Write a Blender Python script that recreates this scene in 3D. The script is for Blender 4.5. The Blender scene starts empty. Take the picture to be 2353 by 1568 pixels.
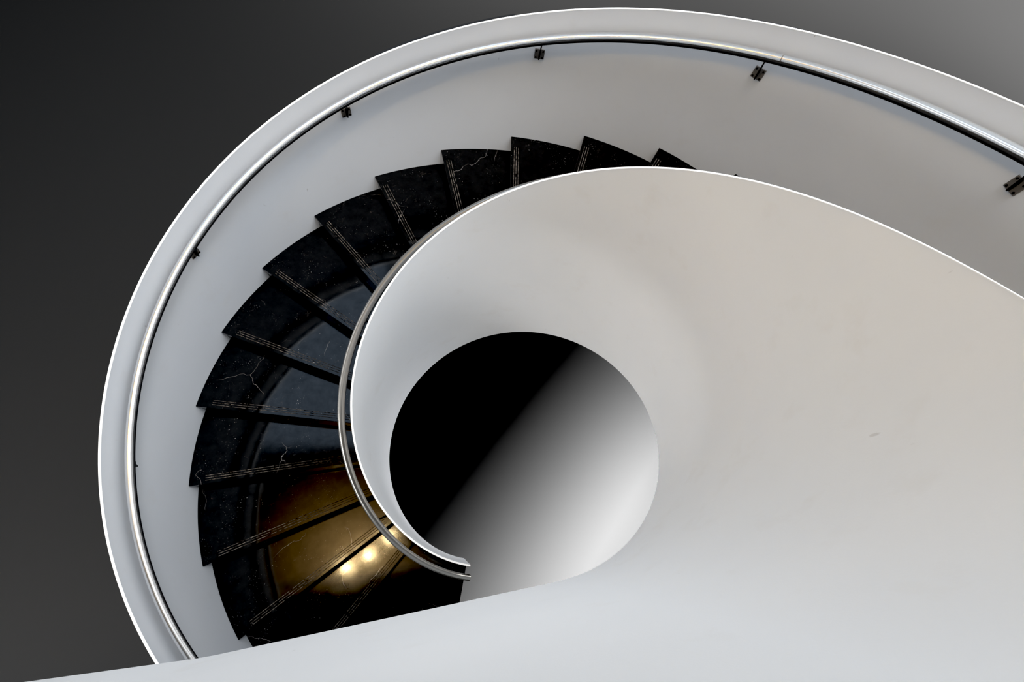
import bpy, bmesh, math, random
from math import pi, sin, cos, atan2, radians
from mathutils import Matrix, Vector

random.seed(7)
S = bpy.context.scene
COL = S.collection

# ------------------------------------------------------------------ stair geometry
RISE = 0.17                     # one riser
DL = 0.2511418268               # angle of one tread (radians, climbing clockwise)
PHI0 = 3.811421478              # angle of nosing 0
RO = 2.5326                     # stair face of the outer parapet
RI = 1.0348                     # stair face of the inner parapet
RW = 1.0185                     # well face of the inner parapet
HI, HO = 1.0528, 1.0748         # parapet rims above the nosing line
TI = 1.0206                     # lower edge of the parapets below the nosing line
K0 = -2.97                      # lower end of the stair
KTOP = 21                       # top nosing (upper landing)
RAIL_O, RAIL_OH = 2.4511, 0.936
RAIL_I, RAIL_IH = 1.1219, 0.9272

def ang(k): return PHI0 - k * DL
def cyl(r, k, z):
    a = ang(k); return Vector((r * cos(a), r * sin(a), z))

# ------------------------------------------------------------------ helpers
def obj(name, bm, mat, parent=None, smooth=True):
    bmesh.ops.recalc_face_normals(bm, faces=bm.faces)
    me = bpy.data.meshes.new(name)
    bm.to_mesh(me); bm.free()
    me.materials.append(mat)
    if smooth:
        for p in me.polygons: p.use_smooth = True
        me.set_sharp_from_angle(angle=radians(35))
    o = bpy.data.objects.new(name, me); COL.objects.link(o)
    if parent: o.parent = parent
    return o

def thing(name, label, cat, loc=(0, 0, 0), group=None):
    o = bpy.data.objects.new(name, None); COL.objects.link(o)
    o.location = loc; o.empty_display_size = 0.2
    o['label'] = label; o['category'] = cat
    if group: o['group'] = group
    return o

def struct(o, label):
    o['kind'] = 'structure'; o['label'] = label; o['category'] = o.name.split('_')[0]
    return o

def sweep(sections, closed=True, caps=True):
    """sections: list of equally long point rings"""
    bm = bmesh.new()
    rings = [[bm.verts.new(p) for p in s] for s in sections]
    n = len(rings[0])
    for a, b in zip(rings[:-1], rings[1:]):
        for i in range(n if closed else n - 1):
            j = (i + 1) % n
            bm.faces.new((a[i], a[j], b[j], b[i]))
    if caps and closed:
        bm.faces.new(rings[0][::-1]); bm.faces.new(rings[-1])
    return bm

def box_bm(bm, cx, cy, cz, sx, sy, sz, M=None):
    vs = []
    for dx in (-.5, .5):
        for dy in (-.5, .5):
            for dz in (-.5, .5):
                v = Vector((cx + dx * sx, cy + dy * sy, cz + dz * sz))
                vs.append(bm.verts.new(M @ v if M else v))
    for f in ((0, 1, 3, 2), (4, 6, 7, 5), (0, 4, 5, 1), (2, 3, 7, 6), (0, 2, 6, 4), (1, 5, 7, 3)):
        bm.faces.new([vs[i] for i in f])
    return bm

def tube(points, rad, seg=20):
    pts = [Vector(p) for p in points]
    secs = []
    for i, p in enumerate(pts):
        t = (pts[min(i + 1, len(pts) - 1)] - pts[max(i - 1, 0)]).normalized()
        side = t.cross(Vector((0, 0, 1))).normalized()
        up = side.cross(t).normalized()
        secs.append([p + rad * (cos(q) * side + sin(q) * up) for q in [2 * pi * j / seg for j in range(seg)]])
    return sweep(secs)

# ------------------------------------------------------------------ materials
def new_mat(name):
    m = bpy.data.materials.new(name); m.use_nodes = True
    nt = m.node_tree
    b = nt.nodes['Principled BSDF']
    return m, nt, b
def N(nt, t, **kw):
    n = nt.nodes.new(t)
    for k, v in kw.items(): setattr(n, k, v)
    return n
def mth(nt, op, a, b=None, c=None, clamp=False):
    n = nt.nodes.new('ShaderNodeMath'); n.operation = op; n.use_clamp = clamp
    for i, v in enumerate((a, b, c)):
        if v is None: continue
        if isinstance(v, (int, float)): n.inputs[i].default_value = v
        else: nt.links.new(v, n.inputs[i])
    return n.outputs[0]
def ramp(nt, fac, stops):
    n = nt.nodes.new('ShaderNodeValToRGB')
    e = n.color_ramp.elements
    while len(e) < len(stops): e.new(0.5)
    for s, (p, c) in zip(e, stops):
        s.position = p; s.color = (*c, 1) if len(c) == 3 else c
    nt.links.new(fac, n.inputs[0])
    return n.outputs[0]
def noise(nt, vec, scale, detail=4, rough=.55, dist=0):
    n = nt.nodes.new('ShaderNodeTexNoise')
    n.inputs['Scale'].default_value = scale; n.inputs['Detail'].default_value = detail
    n.inputs['Roughness'].default_value = rough; n.inputs['Distortion'].default_value = dist
    nt.links.new(vec, n.inputs['Vector'])
    return n.outputs['Fac']
def mix(nt, fac, a, b):
    n = nt.nodes.new('ShaderNodeMix'); n.data_type = 'RGBA'
    for i, v in ((0, fac), (6, a), (7, b)):
        if isinstance(v, (int, float)): n.inputs[i].default_value = v
        elif isinstance(v, tuple): n.inputs[i].default_value = (*v, 1)
        else: nt.links.new(v, n.inputs[i])
    return n.outputs[2]

def plaster(name, c1, c2, stain):
    m, nt, b = new_mat(name)
    tc = N(nt, 'ShaderNodeTexCoord')
    f = noise(nt, tc.outputs['Object'], .9, 3)
    c = ramp(nt, f, [(.3, c1), (.7, c2)])
    # small scuffs
    mp = N(nt, 'ShaderNodeMapping'); mp.inputs['Scale'].default_value = (1, 1, .45)
    nt.links.new(tc.outputs['Object'], mp.inputs['Vector'])
    s1 = noise(nt, mp.outputs['Vector'], 26, 2, .4)
    s2 = noise(nt, tc.outputs['Object'], 1.7, 2, .5)
    k = mth(nt, 'MULTIPLY', mth(nt, 'MULTIPLY', mth(nt, 'SUBTRACT', s1, .765), 22, clamp=True), mth(nt, 'MULTIPLY', mth(nt, 'SUBTRACT', s2, .5), 6, clamp=True))
    c = mix(nt, mth(nt, 'MULTIPLY', k, .55, clamp=True), c, stain)
    # soft grime
    g = noise(nt, tc.outputs['Object'], 4.5, 5, .6)
    c = mix(nt, mth(nt, 'MULTIPLY', mth(nt, 'SUBTRACT', g, .58), .5, clamp=True), c, (stain[0] * 1.9, stain[1] * 1.8, stain[2] * 1.6))
    nt.links.new(c, b.inputs['Base Color'])
    b.inputs['Roughness'].default_value = .62
    b.inputs['Specular IOR Level'].default_value = .25
    bp = N(nt, 'ShaderNodeBump'); bp.inputs['Strength'].default_value = .05; bp.inputs['Distance'].default_value = .004
    nt.links.new(noise(nt, tc.outputs['Object'], 160, 2), bp.inputs['Height'])
    nt.links.new(bp.outputs[0], b.inputs['Normal'])
    return m

M_inner = plaster('white_plaster_inner', (.785, .80, .82), (.83, .84, .855), (.28, .25, .21))  # tone range widened: soft light pattern of the landing wall put into colour
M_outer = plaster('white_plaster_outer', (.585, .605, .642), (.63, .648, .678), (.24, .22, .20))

M_rim, _nt, _b = new_mat('white_lit_rim')
_b.inputs['Base Color'].default_value = (.93, .93, .93, 1); _b.inputs['Roughness'].default_value = .35  # brighter than the walls: light on the top edge put into the colour

def steel(name, col, rough):
    m, nt, b = new_mat(name)
    b.inputs['Base Color'].default_value = (*col, 1)
    b.inputs['Metallic'].default_value = 1
    b.inputs['Roughness'].default_value = rough
    return m
M_steel = steel('brushed_steel', (.90, .90, .90), .25)
M_dark, _nt, _b = new_mat('dark_bracket_steel')
_b.inputs['Base Color'].default_value = (.105, .096, .088, 1); _b.inputs['Roughness'].default_value = .5
M_bronze = steel('steel_dark_reflection', (.46, .435, .40), .27)  # brushed steel of the inner rail, darkened for the brownish reflection it shows
M_bolt = steel('black_bolt', (.03, .03, .03), .5)
M_black_edge_refl, _nt, _b = new_mat('black_edge_and_reflection')
_b.inputs['Base Color'].default_value = (.004, .004, .005, 1); _b.inputs['Roughness'].default_value = .6  # for the edge strips and the dark reflection painted under the rails

def marble(name, grooves):
    m, nt, b = new_mat(name)
    tc = N(nt, 'ShaderNodeTexCoord'); oi = N(nt, 'ShaderNodeObjectInfo')
    # every slab is cut from its own piece: random offset per object
    off = N(nt, 'ShaderNodeVectorMath', operation='SCALE')
    cv = N(nt, 'ShaderNodeCombineXYZ')
    nt.links.new(oi.outputs['Random'], cv.inputs[0]); nt.links.new(mth(nt, 'FRACT', mth(nt, 'MULTIPLY', oi.outputs['Random'], 7.13)), cv.inputs[1])
    nt.links.new(cv.outputs[0], off.inputs[0]); off.inputs['Scale'].default_value = 31
    add = N(nt, 'ShaderNodeVectorMath', operation='ADD')
    nt.links.new(tc.outputs['Object'], add.inputs[0]); nt.links.new(off.outputs[0], add.inputs[1])
    P = add.outputs[0]
    # long thin white veins
    dn = N(nt, 'ShaderNodeTexNoise'); dn.inputs['Scale'].default_value = 5; dn.inputs['Detail'].default_value = 5
    nt.links.new(P, dn.inputs['Vector'])
    ds = N(nt, 'ShaderNodeVectorMath', operation='SCALE'); ds.inputs['Scale'].default_value = .16
    nt.links.new(dn.outputs['Color'], ds.inputs[0])
    da = N(nt, 'ShaderNodeVectorMath', operation='ADD')
    nt.links.new(P, da.inputs[0]); nt.links.new(ds.outputs[0], da.inputs[1])
    vo = N(nt, 'ShaderNodeTexVoronoi', feature='DISTANCE_TO_EDGE'); vo.inputs['Scale'].default_value = 1.7
    nt.links.new(da.outputs[0], vo.inputs['Vector'])
    vein = mth(nt, 'SUBTRACT', 1, mth(nt, 'MULTIPLY', vo.outputs['Distance'], 330), clamp=True)
    gate = mth(nt, 'MULTIPLY', mth(nt, 'SUBTRACT', noise(nt, P, 1.6, 2), .53), 9, clamp=True)
    vein = mth(nt, 'MULTIPLY', vein, gate)
    # specks and chips
    s1 = mth(nt, 'MULTIPLY', mth(nt, 'SUBTRACT', noise(nt, P, 95, 2, .5), .685), 16, clamp=True)
    s1g = mth(nt, 'MULTIPLY', mth(nt, 'SUBTRACT', noise(nt, P, 5.0, 4, .65), .50), 6, clamp=True)
    s1 = mth(nt, 'MULTIPLY', s1, s1g)
    # fine scratch net
    sv = N(nt, 'ShaderNodeTexVoronoi', feature='DISTANCE_TO_EDGE'); sv.inputs['Scale'].default_value = 19
    nt.links.new(da.outputs[0], sv.inputs['Vector'])
    sc = mth(nt, 'SUBTRACT', 1, mth(nt, 'MULTIPLY', sv.outputs['Distance'], 40), clamp=True)
    scg = mth(nt, 'MULTIPLY', mth(nt, 'SUBTRACT', noise(nt, P, 9, 4, .7), .57), 7, clamp=True)
    sc = mth(nt, 'MULTIPLY', sc, scg)
    s2 = mth(nt, 'MULTIPLY', mth(nt, 'MULTIPLY', mth(nt, 'SUBTRACT', noise(nt, P, 36, 3, .6), .735), 14, clamp=True), s1g)
    s1 = mth(nt, 'MAXIMUM', s1, s2)
    haze = mth(nt, 'MULTIPLY', mth(nt, 'SUBTRACT', noise(nt, P, 8, 8, .75), .55), 1.2, clamp=True)
    base = mix(nt, haze, (.0003, .0003, .0004), (.0085, .0068, .0060))
    base = mix(nt, mth(nt, 'MULTIPLY', sc, .4), base, (.10, .085, .075))
    base = mix(nt, vein, base, (.30, .28, .27))
    base = mix(nt, s1, base, (.62, .60, .58))
    rough = mth(nt, 'ADD', .035, mth(nt, 'MULTIPLY', noise(nt, P, 14, 6, .7), .12))
    spec = mth(nt, 'MULTIPLY', .38, mth(nt, 'ADD', .45, mth(nt, 'MULTIPLY', noise(nt, P, 11, 8, .72), 1.0)))
    if grooves:
        sp = N(nt, 'ShaderNodeSeparateXYZ'); nt.links.new(tc.outputs['Object'], sp.inputs[0])
        X, Y = sp.outputs[0], mth(nt, 'MULTIPLY', sp.outputs[1], -1)
        inx = mth(nt, 'MULTIPLY', mth(nt, 'GREATER_THAN', X, RI + .10), mth(nt, 'LESS_THAN', X, RO - .125))
        g = None
        for d0 in (.030, .049, .068):
            q = mth(nt, 'LESS_THAN', mth(nt, 'ABSOLUTE', mth(nt, 'SUBTRACT', Y, d0)), .0024)
            g = q if g is None else mth(nt, 'MAXIMUM', g, q)
        g = mth(nt, 'MULTIPLY', g, inx)
        wear = mth(nt, 'MULTIPLY', mth(nt, 'SUBTRACT', noise(nt, P, 30, 4, .7), .40), 4, clamp=True)
        gc = mix(nt, mth(nt, 'MULTIPLY', wear, mth(nt, 'ADD', .22, mth(nt, 'MULTIPLY', mth(nt, 'SUBTRACT', X, 1.45), 1.3, clamp=True), clamp=True)), (.003, .0025, .0025), (.19, .17, .15))
        base = mix(nt, g, base, gc)
        rough = mth(nt, 'MAXIMUM', rough, mth(nt, 'MULTIPLY', g, .9))
        nt.links.new(mth(nt, 'MULTIPLY', mth(nt, 'SUBTRACT', 1, g), spec), b.inputs['Specular IOR Level'])
    else:
        nt.links.new(spec, b.inputs['Specular IOR Level'])
    nt.links.new(base, b.inputs['Base Color'])
    nt.links.new(rough, b.inputs['Roughness'])
    bp = N(nt, 'ShaderNodeBump'); bp.inputs['Strength'].default_value = .12; bp.inputs['Distance'].default_value = .002
    nt.links.new(noise(nt, P, 7, 3), bp.inputs['Height'])
    nt.links.new(bp.outputs[0], b.inputs['Normal'])
    return m
M_tread = marble('black_marble_tread', True)
M_riser = marble('black_marble', False)

def floor_mat(name, c1, c2):
    m, nt, b = new_mat(name)
    tc = N(nt, 'ShaderNodeTexCoord')
    c = ramp(nt, noise(nt, tc.outputs['Object'], .4, 3), [(.3, c1), (.7, c2)])
    nt.links.new(c, b.inputs['Base Color'])
    b.inputs['Roughness'].default_value = .9; b.inputs['Specular IOR Level'].default_value = 0
    return m
M_floor = floor_mat('dark_grey_floor', (.0298, .0294, .0290), (.0300, .0296, .0292))
M_base = floor_mat('black_basement', (.008, .008, .008), (.0082, .0082, .0082))
M_soffit = plaster('white_soffit', (.70, .70, .70), (.72, .72, .72), (.5, .5, .5))
M_house, _nt, _b = new_mat('black_lamp_housing')
_b.inputs['Base Color'].default_value = (.01, .01, .01, 1); _b.inputs['Roughness'].default_value = .8

# ------------------------------------------------------------------ staircase
stair = thing('spiral_staircase', 'white spiral staircase with black marble treads curling round an open well', 'staircase')

def lerp(a, b, t): return a + (b - a) * t
def krange(a, b, step=.1):
    n = max(2, int(round((b - a) / step)))
    return [lerp(a, b, i / n) for i in range(n + 1)]

# inner parapet: helix, then it levels out and runs straight along the upper landing
KLEV = 20.82
KTAN = (PHI0 - radians(-79.8)) / DL                      # leaves the circle here
def levelled(k):          # smooth stop of the climb
    w = .55
    if k < KLEV - w: return k
    if k > KLEV + w: return KLEV
    u = (k - (KLEV - w)) / (2 * w)
    return KLEV - w + 2 * w * (u - u * u / 2)
def inner_frames():
    """well-face point, outward normal, nosing height along the inner parapet"""
    out = []
    for k in krange(K0, KTAN, .1):
        a = ang(k); n = Vector((cos(a), sin(a), 0)); out.append((n * RW, n, levelled(k) * RISE))
    a = ang(KTAN); p = out[-1][0].copy(); st = .04; s = 0
    while s < 4.8:
        # the landing parapet bends very slightly once
        u = min(1, max(0, (s - 1.30) / .16)); aa = a - radians(4.3) * u * u * (3 - 2 * u)
        n = Vector((cos(aa), sin(aa), 0)); t = Vector((sin(aa), -cos(aa), 0))
        p = p + t * st; s += st
        out.append((p.copy(), n, KLEV * RISE))
    return out
FR = inner_frames()
def wall_sections(rw, rs, zb, zt, thin=0.0):
    Z = lambda z: Vector((0, 0, z))
    return [[p + n * (rw - RW) + Z(z + zb), p + n * (rs - RW) + Z(z + zb),
             p + n * (rs - RW) + Z(z + zt), p + n * (rw - RW + thin) + Z(z + zt)] for p, n, z in FR]
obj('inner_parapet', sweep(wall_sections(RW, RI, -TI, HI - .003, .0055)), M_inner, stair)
rim = sweep(wall_sections(RW + .0045, RI + .001, HI - .003, HI))
obj('inner_rim', rim, M_rim, stair)

def ring_sections(r0, r1, k0, k1, f0, f1, step=.1):
    return [[cyl(r0, k, f0(k)), cyl(r1, k, f0(k)), cyl(r1, k, f1(k)), cyl(r0, k, f1(k))] for k in krange(k0, k1, step)]
KOUT = 21.0
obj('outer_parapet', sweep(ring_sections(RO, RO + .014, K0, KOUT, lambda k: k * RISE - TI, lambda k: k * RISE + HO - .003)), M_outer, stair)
obj('outer_rim', sweep(ring_sections(RO - .0005, RO + .0145, K0, KOUT, lambda k: k * RISE + HO - .003, lambda k: k * RISE + HO)), M_rim, stair)
obj('edge_strip', sweep(ring_sections(RO + .0155, RO + .036, 7.3, 8.85, lambda k: k * RISE + HO - .06, lambda k: k * RISE + HO - .001)), M_black_edge_refl, stair)
obj('edge_strip', sweep(ring_sections(RO + .0155, RO + .026, 10.9, 11.7, lambda k: k * RISE + HO - .06, lambda k: k * RISE + HO - .001)), M_black_edge_refl, stair)

# smooth white underside between the parapets
sof = sweep(ring_sections(RI + .001, RO - .001, K0, KOUT, lambda k: (k - 1) * RISE - .34, lambda k: (k - 1) * RISE - .24, .25))
obj('soffit', sof, M_soffit, stair)

# treads: local frame, x along the nosing, body on the -y side
TH = .032
def tread_bm(span, front=0.0):
    bm = bmesh.new()
    n = 14
    rs = [RI + .001, RO - .001]
    def ringpts(z, inset):
        pts = []
        for i in range(n + 1):
            a = -lerp(0, span, i / n); pts.append((rs[1] * cos(a), rs[1] * sin(a), z))
        for i in range(n + 1):
            a = -lerp(span, 0, i / n); pts.append((rs[0] * cos(a), rs[0] * sin(a), z))
        # straight nosing with a small arris
        pts[0] = (rs[1], front - inset, z); pts[-1] = (rs[0], front - inset, z)
        return pts
    layers = [ringpts(0, .003), ringpts(-.003, 0), ringpts(-TH, 0)]
    bm2 = sweep(layers)
    bm.free()
    return bm2
def riser_bm(h):
    bm = bmesh.new()
    box_bm(bm, (RI + RO) / 2, -.022, -TH - h / 2, RO - RI - .003, .018, h)
    return bm
tread_me = None
for k in range(0, KTOP):
    if tread_me is None:
        o = obj('tread', tread_bm(DL + .03), M_tread, stair); tread_me = o
        r = obj('riser', riser_bm(RISE - TH - .0005), M_riser, stair); riser_me = r
    else:
        o = tread_me.copy(); COL.objects.link(o); o.parent = stair
        r = riser_me.copy(); COL.objects.link(r); r.parent = stair
    for q in (o, r):
        q.location = (0, 0, k * RISE); q.rotation_euler = (0, 0, ang(k))
# step -1
o = obj('tread', tread_bm(DL + .02), M_tread, stair)
r = riser_me.copy(); COL.objects.link(r); r.parent = stair
for q in (o, r): q.location = (0, 0, -RISE); q.rotation_euler = (0, 0, ang(-.93))
# quarter landing at the foot, ending in a straight cut
o = obj('lower_landing', tread_bm((2.97 - .93) * DL + .03), M_riser, stair)
o.location = (0, 0, -2 * RISE); o.rotation_euler = (0, 0, ang(K0))
bm = box_bm(bmesh.new(), (RI + RO) / 2, -.012, -TH - .14, RO - RI - .003, .02, .28)
o = obj('fascia', bm, M_riser, stair); o.location = (0, 0, -2 * RISE); o.rotation_euler = (0, 0, ang(K0))

# upper landing slab behind the straight parapet
a = ang(KTAN); nn = Vector((cos(a), sin(a), 0)); tt = Vector((sin(a), -cos(a), 0))
ztop = KTOP * RISE
def slab(z):
    p = []
    for k in krange(KTOP, KTAN, .1): p.append(cyl(RI + .002, k, z))
    p.append(nn * (RI + .002) + tt * 4.8 + Vector((0, 0, z)))
    p.append(nn * 4.2 + tt * 4.8 + Vector((0, 0, z)))
    p.append(nn * 4.2 - tt * 1.2 + Vector((0, 0, z)))
    p.append(cyl(RO, KTOP, z))
    return p
obj('upper_landing', sweep([slab(ztop - .30), slab(ztop)]), M_soffit, stair)

# ------------------------------------------------------------------ handrails
def rail(name, label, R, H, k0, k1, brackets, side, joints, metal):
    t = thing(name, label, 'handrail')
    obj('rail', tube([cyl(R, k, k * RISE + H) for k in krange(k0, k1, .1)], .0240, 24), metal, t)
    obj('underside', tube([cyl(R - .006, k, k * RISE + H - .018) for k in krange(k0 + .01, k1 - .01, .1)], .0185, 16), M_black_edge_refl, t)  # dark tube under the rail, stands in for its reflection of black treads
    for kj in joints:
        obj('joint', tube([cyl(R, k, k * RISE + H) for k in (kj - .004, kj + .004)], .0243, 24), M_dark, t)
    first = None
    wallr = RO if side > 0 else RI
    def build():
        # local frame: x outward (radial), y along, z up; origin on the wall face
        s = side
        bm = bmesh.new(); box_bm(bm, -s * .005, 0, 0, .008, .074, .074)
        pl = obj('bracket', bm, M_dark, t, False)
        # fin from the plate up to the underside of the rail
        d = abs(wallr - R)
        pr = [(-s * .006, -.032), (-s * .006, .012), (-s * (d - .004), .128), (-s * (d + .004), .128), (-s * .030, -.032)]
        fin = obj('bracket_arm', sweep([[Vector((x, y, z)) for x, z in pr] for y in (-.004, .004)]), M_bolt, pl, False)
        for by in (-.025, .025):
            for bz in (-.025, .025):
                b2 = bmesh.new()
                bmesh.ops.create_cone(b2, cap_ends=True, segments=10, radius1=.0065, radius2=.0055, depth=.005,
                                      matrix=Matrix.Translation((-s * .0115, by, bz)) @ Matrix.Rotation(pi / 2, 4, 'Y'))
                obj('bolt', b2, M_bolt, pl, False)
        return pl
    for kb in brackets:
        if first is None:
            first = build(); q = first
        else:
            q = first.copy(); COL.objects.link(q); q.parent = t
            for ch in first.children:
                c = ch.copy(); COL.objects.link(c); c.parent = q
        q.location = cyl(wallr, kb, kb * RISE + H - .160 + (0 if side > 0 else 0))
        q.rotation_euler = (radians(6) * 0, 0, ang(kb))
    return t
rail('handrail', 'long brushed steel handrail on brackets along the tall outer parapet', RAIL_O, RAIL_OH, K0, 20.9,
     [2.07 + 2.372 * i for i in range(-2, 8)], 1, [11.69], M_steel)
rail('handrail', 'short visible brushed steel handrail hugging the inner parapet beside the well', RAIL_I, RAIL_IH, K0 - .05, 20.5,
     [-2.41 + 2.372 * i for i in range(0, 10)], -1, [-.24], M_bronze)

# ------------------------------------------------------------------ the ground below
ZF, ZB = -2.0, -6.0
CX, CY, RH = .70, .35, 2.35
def ring_plane(z, r0, r1, th):
    secs = []
    for i in range(97):
        q = 2 * pi * i / 96; c, s_ = cos(q), sin(q)
        secs.append([Vector((CX + r0 * c, CY + r0 * s_, z)), Vector((CX + r1 * c, CY + r1 * s_, z)),
                     Vector((CX + r1 * c, CY + r1 * s_, z - th)), Vector((CX + r0 * c, CY + r0 * s_, z - th))])
    bm = sweep(secs, caps=False); bmesh.ops.remove_doubles(bm, verts=bm.verts, dist=1e-5); return bm
struct(obj('floor', ring_plane(ZF, RH, 70, .08), M_floor), 'plain dark grey hall floor far below the staircase')
bm = bmesh.new(); box_bm(bm, 1, 0, ZB - .1, 20, 20, .2)
struct(obj('floor_basement', bm, M_base), 'black floor at the bottom of the well, lit to white on its right side')
for nm, x, y, sx, sy in (('wall_left', -9.1, 0, .2, 20), ('wall_right', 11.1, 0, .2, 20), ('wall_back', 1, 10.1, 20, .2), ('wall_front', 1, -10.1, 20, .2)):  # added unseen walls, keep stray light off the black floor
    bm = bmesh.new(); box_bm(bm, x, y, (ZF - .08 + ZB) / 2, sx, sy, ZF - .08 - ZB)
    struct(obj(nm, bm, M_base), 'added dark wall around the pit, shielding its floor from stray light')

# ------------------------------------------------------------------ lamps
def area(name, loc, target, sx, sy, power, col, spread=None):
    l = bpy.data.lights.new(name, 'AREA'); l.shape = 'RECTANGLE'; l.size = sx; l.size_y = sy
    l.energy = power; l.color = col
    if spread: l.spread = spread
    o = bpy.data.objects.new(name, l); COL.objects.link(o); o.location = loc
    d = Vector(target) - Vector(loc)
    o.rotation_euler = d.to_track_quat('-Z', 'Y').to_euler()
    return o

# added unseen light with a deep shade under the hall floor: its cut-off draws the soft gradient
nS = Vector((.796, -.605, 0)); tS = Vector((.605, .796, 0))
S0, W = -.389, 3.35
Bs, Bz = 2.85, -2.95
def pt(s, t, z): return nS * s + tS * t + Vector((0, 0, z))
Es = 3.2; Ez = Bz + (Es - Bs) * (Bz - ZB) / (Bs - S0)
s1 = S0 + W; m1 = (Bs - s1) / (Bz - ZB)
w = 0.05
while True:
    es, ez = Es - .74 * w, Ez + .67 * w
    if es <= Bs + m1 * (ez - Bz) or w > 1.2: break
    w += .001
mid = pt((Es + es) / 2, 1.2, (Ez + ez) / 2)
l = bpy.data.lights.new('basement_floodlight', 'AREA'); l.shape = 'RECTANGLE'; l.size = 7.0; l.size_y = w
l.energy = 26000; l.color = (1, 1, 1)
lo = bpy.data.objects.new('basement_floodlight', l); COL.objects.link(lo)
xa = tS; za = -(pt(-.67, 0, -.74)).normalized(); ya = za.cross(xa).normalized(); za = xa.cross(ya).normalized()
lo.matrix_world = Matrix.Translation(mid) @ Matrix((xa, ya, za)).transposed().to_4x4()
fl = thing('strip_floodlight', 'added unseen strip light with black shades, shaping the gradient on the well floor', 'light', pt(3.0, 1.2, -2.08))
def plate(s0, z0, s1_, z1, th):
    d = Vector((s1_ - s0, z1 - z0)).normalized(); p = Vector((-d.y, d.x)) * th
    base = fl.location
    return sweep([[pt(s0, t, z0) - base, pt(s1_, t, z1) - base, pt(s1_ + p.x, t, z1 + p.y) - base, pt(s0 + p.x, t, z0 + p.y) - base] for t in (-3.2, 5.6)])
obj('shade', plate(Bs, -2.085, Bs, Bz, -.02), M_house, fl, False)
obj('housing', plate(Bs + .02, -2.12, 3.6, -2.12, .03), M_house, fl, False)
obj('back_shade', plate(3.6, -2.085, 3.6, -2.9, .02), M_house, fl, False)

# ------------------------------------------------------------------ ceiling lights and added fills above the hall
ZC = 8.0
# added glowing disc, stands in for the warm-lit ceiling round three downlights
def glow_mat(name, col, strength, spots):
    m = bpy.data.materials.new(name); m.use_nodes = True; nt = m.node_tree; nt.nodes.clear()
    out = N(nt, 'ShaderNodeOutputMaterial'); em = N(nt, 'ShaderNodeEmission'); em.inputs['Color'].default_value = (*col, 1)
    tc = N(nt, 'ShaderNodeTexCoord'); tot = None
    for (x, y, sg, amp) in spots:
        ds = N(nt, 'ShaderNodeVectorMath', operation='DISTANCE'); ds.inputs[1].default_value = (x, y, 0)
        nt.links.new(tc.outputs['Object'], ds.inputs[0])
        q = mth(nt, 'DIVIDE', ds.outputs['Value'], sg)
        v = mth(nt, 'MULTIPLY', mth(nt, 'EXPONENT', mth(nt, 'MULTIPLY', mth(nt, 'MULTIPLY', q, q), -1)), amp)
        tot = v if tot is None else mth(nt, 'ADD', tot, v)
    nt.links.new(mth(nt, 'MULTIPLY', tot, strength), em.inputs['Strength'])
    nt.links.new(em.outputs[0], out.inputs[0])
    return m
WX, WY = -2.75, -1.05
cl = thing('ceiling_light', 'three warm ceiling downlights above the foot of the stair, with an added disc glowing like the lit ceiling', 'light', (WX, WY, ZC))
bm = bmesh.new(); bmesh.ops.create_cone(bm, cap_ends=True, segments=64, radius1=2.4, radius2=2.4, depth=.06)
obj('diffuser', bm, glow_mat('warm_glow', (1.0, .63, .26), 1.0, [(.35, .0, .65, 4.5), (-.1, .1, 1.35, 3.5)]), cl)  # added glow in place of a ceiling lit by the downlights
M_down = glow_mat('downlight_glow', (1, .74, .38), 700, [(0, 0, 9, 1)])
for (x, y) in ((-2.77, -1.34), (-2.30, -1.06), (-1.86, -.66)):
    bm = bmesh.new(); bmesh.ops.create_cone(bm, cap_ends=True, segments=24, radius1=.065, radius2=.065, depth=.02)
    o = obj('downlight', bm, M_down, cl); o.location = (x - WX, y - WY, -.045)

PW = dict(skylight=125, overhead=860, fill_back=110, fill_left=105, well_fill=470, hall_lamp=5500, hall_lamp_far=1100, hall_lamp_mid=950, hall_lamp_near=700)  # all but the skylight are added fill lamps without a known source
area('skylight', (-4.9, 3.9, 8.2), (-4.9, 3.9, 0), 5.2, 5.0, PW['skylight'], (.62, .78, 1.0))
area('overhead', (4.2, 1.0, 10.0), (1.5, .2, 0), 7.0, 8.0, PW['overhead'], (.94, .975, 1))  # added fill from above right for the white walls
area('fill_back', (5.5, 9.0, 7.5), (-.8, -1, 2.5), 7.0, 4.0, PW['fill_back'], (.95, .975, 1.0))  # added fill from the back for the landing wall
area('fill_left', (-11, -1, 4.5), (0, 0, 1.0), 6.0, 4.0, PW['fill_left'], (.98, .98, 1))  # added fill from the left for the right side of the well
area('well_fill', (1.6, .3, 11.5), (0, 0, 0), 2.6, 2.6, PW['well_fill'], (.97, .985, 1.0))  # added lamp above the well for rail highlights and the well walls
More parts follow.
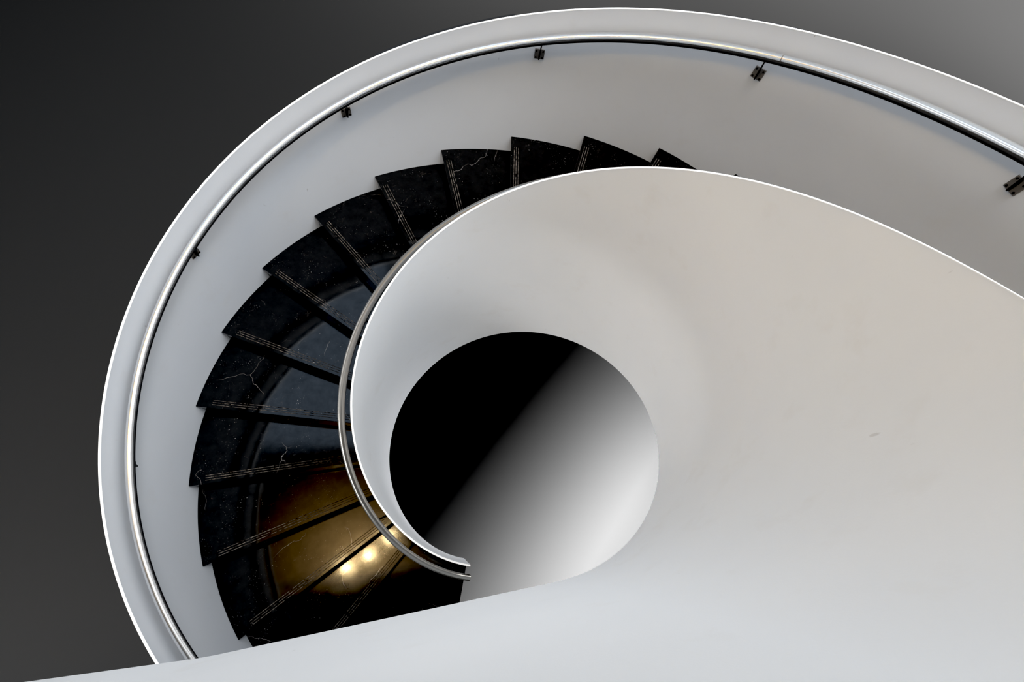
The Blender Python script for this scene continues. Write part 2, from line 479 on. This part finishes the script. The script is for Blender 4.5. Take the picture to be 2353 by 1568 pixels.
# added lamps over the hall floor that draw the background gradient
area('hall_lamp', (19, 12, 2.6), (19, 12, -2), 13, 13, PW['hall_lamp'], (1, 1, 1))
area('hall_lamp_far', (9, 14, 3.0), (9, 14, -2), 6, 6, PW['hall_lamp_far'], (1, 1, 1))
area('hall_lamp_mid', (1, 14, 3.0), (1, 14, -2), 5, 5, PW['hall_lamp_mid'], (1, 1, 1))
area('hall_lamp_near', (-5.5, -5.5, 3.0), (-5.5, -5.5, -2), 4, 4, PW['hall_lamp_near'], (1, 1, 1))

sl = bpy.data.lights.new('landing_fill', 'SPOT'); sl.energy = 500; sl.spot_size = radians(24); sl.spot_blend = .75; sl.shadow_soft_size = .35  # added spot, brightens the lower strip of the landing wall
sl.color = (.96, .98, 1)
so = bpy.data.objects.new('landing_fill', sl); COL.objects.link(so); so.location = (.8, 4.6, 7.2)
so.rotation_euler = (Vector((-.65, -1.15, 2.15)) - so.location).to_track_quat('-Z', 'Y').to_euler()

W_ = bpy.data.worlds.new('hall_light'); S.world = W_; W_.use_nodes = True
W_.node_tree.nodes['Background'].inputs[0].default_value = (.87, .94, 1, 1)
W_.node_tree.nodes['Background'].inputs[1].default_value = .42

# ------------------------------------------------------------------ camera
F = 1081.7505
cam = bpy.data.cameras.new('camera'); cam.sensor_fit = 'HORIZONTAL'; cam.sensor_width = 36
cam.lens = F / 2353 * 36; cam.clip_start = .01; cam.clip_end = 300
co = bpy.data.objects.new('camera', cam); COL.objects.link(co)
rx, ry, rz = 0.4115282400, -0.1190953782, -0.0001894586
Rm = Matrix.Rotation(rz, 3, 'Z') @ Matrix.Rotation(ry, 3, 'Y') @ Matrix.Rotation(rx, 3, 'X')
co.matrix_world = Matrix.Translation((-0.3214017843, -0.8775905783, 4.6795528167)) @ Rm.to_4x4()
S.camera = co

S.view_settings.view_transform = 'Standard'
S.view_settings.look = 'None'
S.view_settings.exposure = 0
S.view_settings.use_curve_mapping = True
S.view_settings.curve_mapping.black_level = (.0145, .0145, .0145)   # crushed blacks
S.view_settings.curve_mapping.update()
S.cycles.use_denoising = True
S.cycles.max_bounces = 8
S.cycles.diffuse_bounces = 5
S.cycles.sample_clamp_indirect = 8
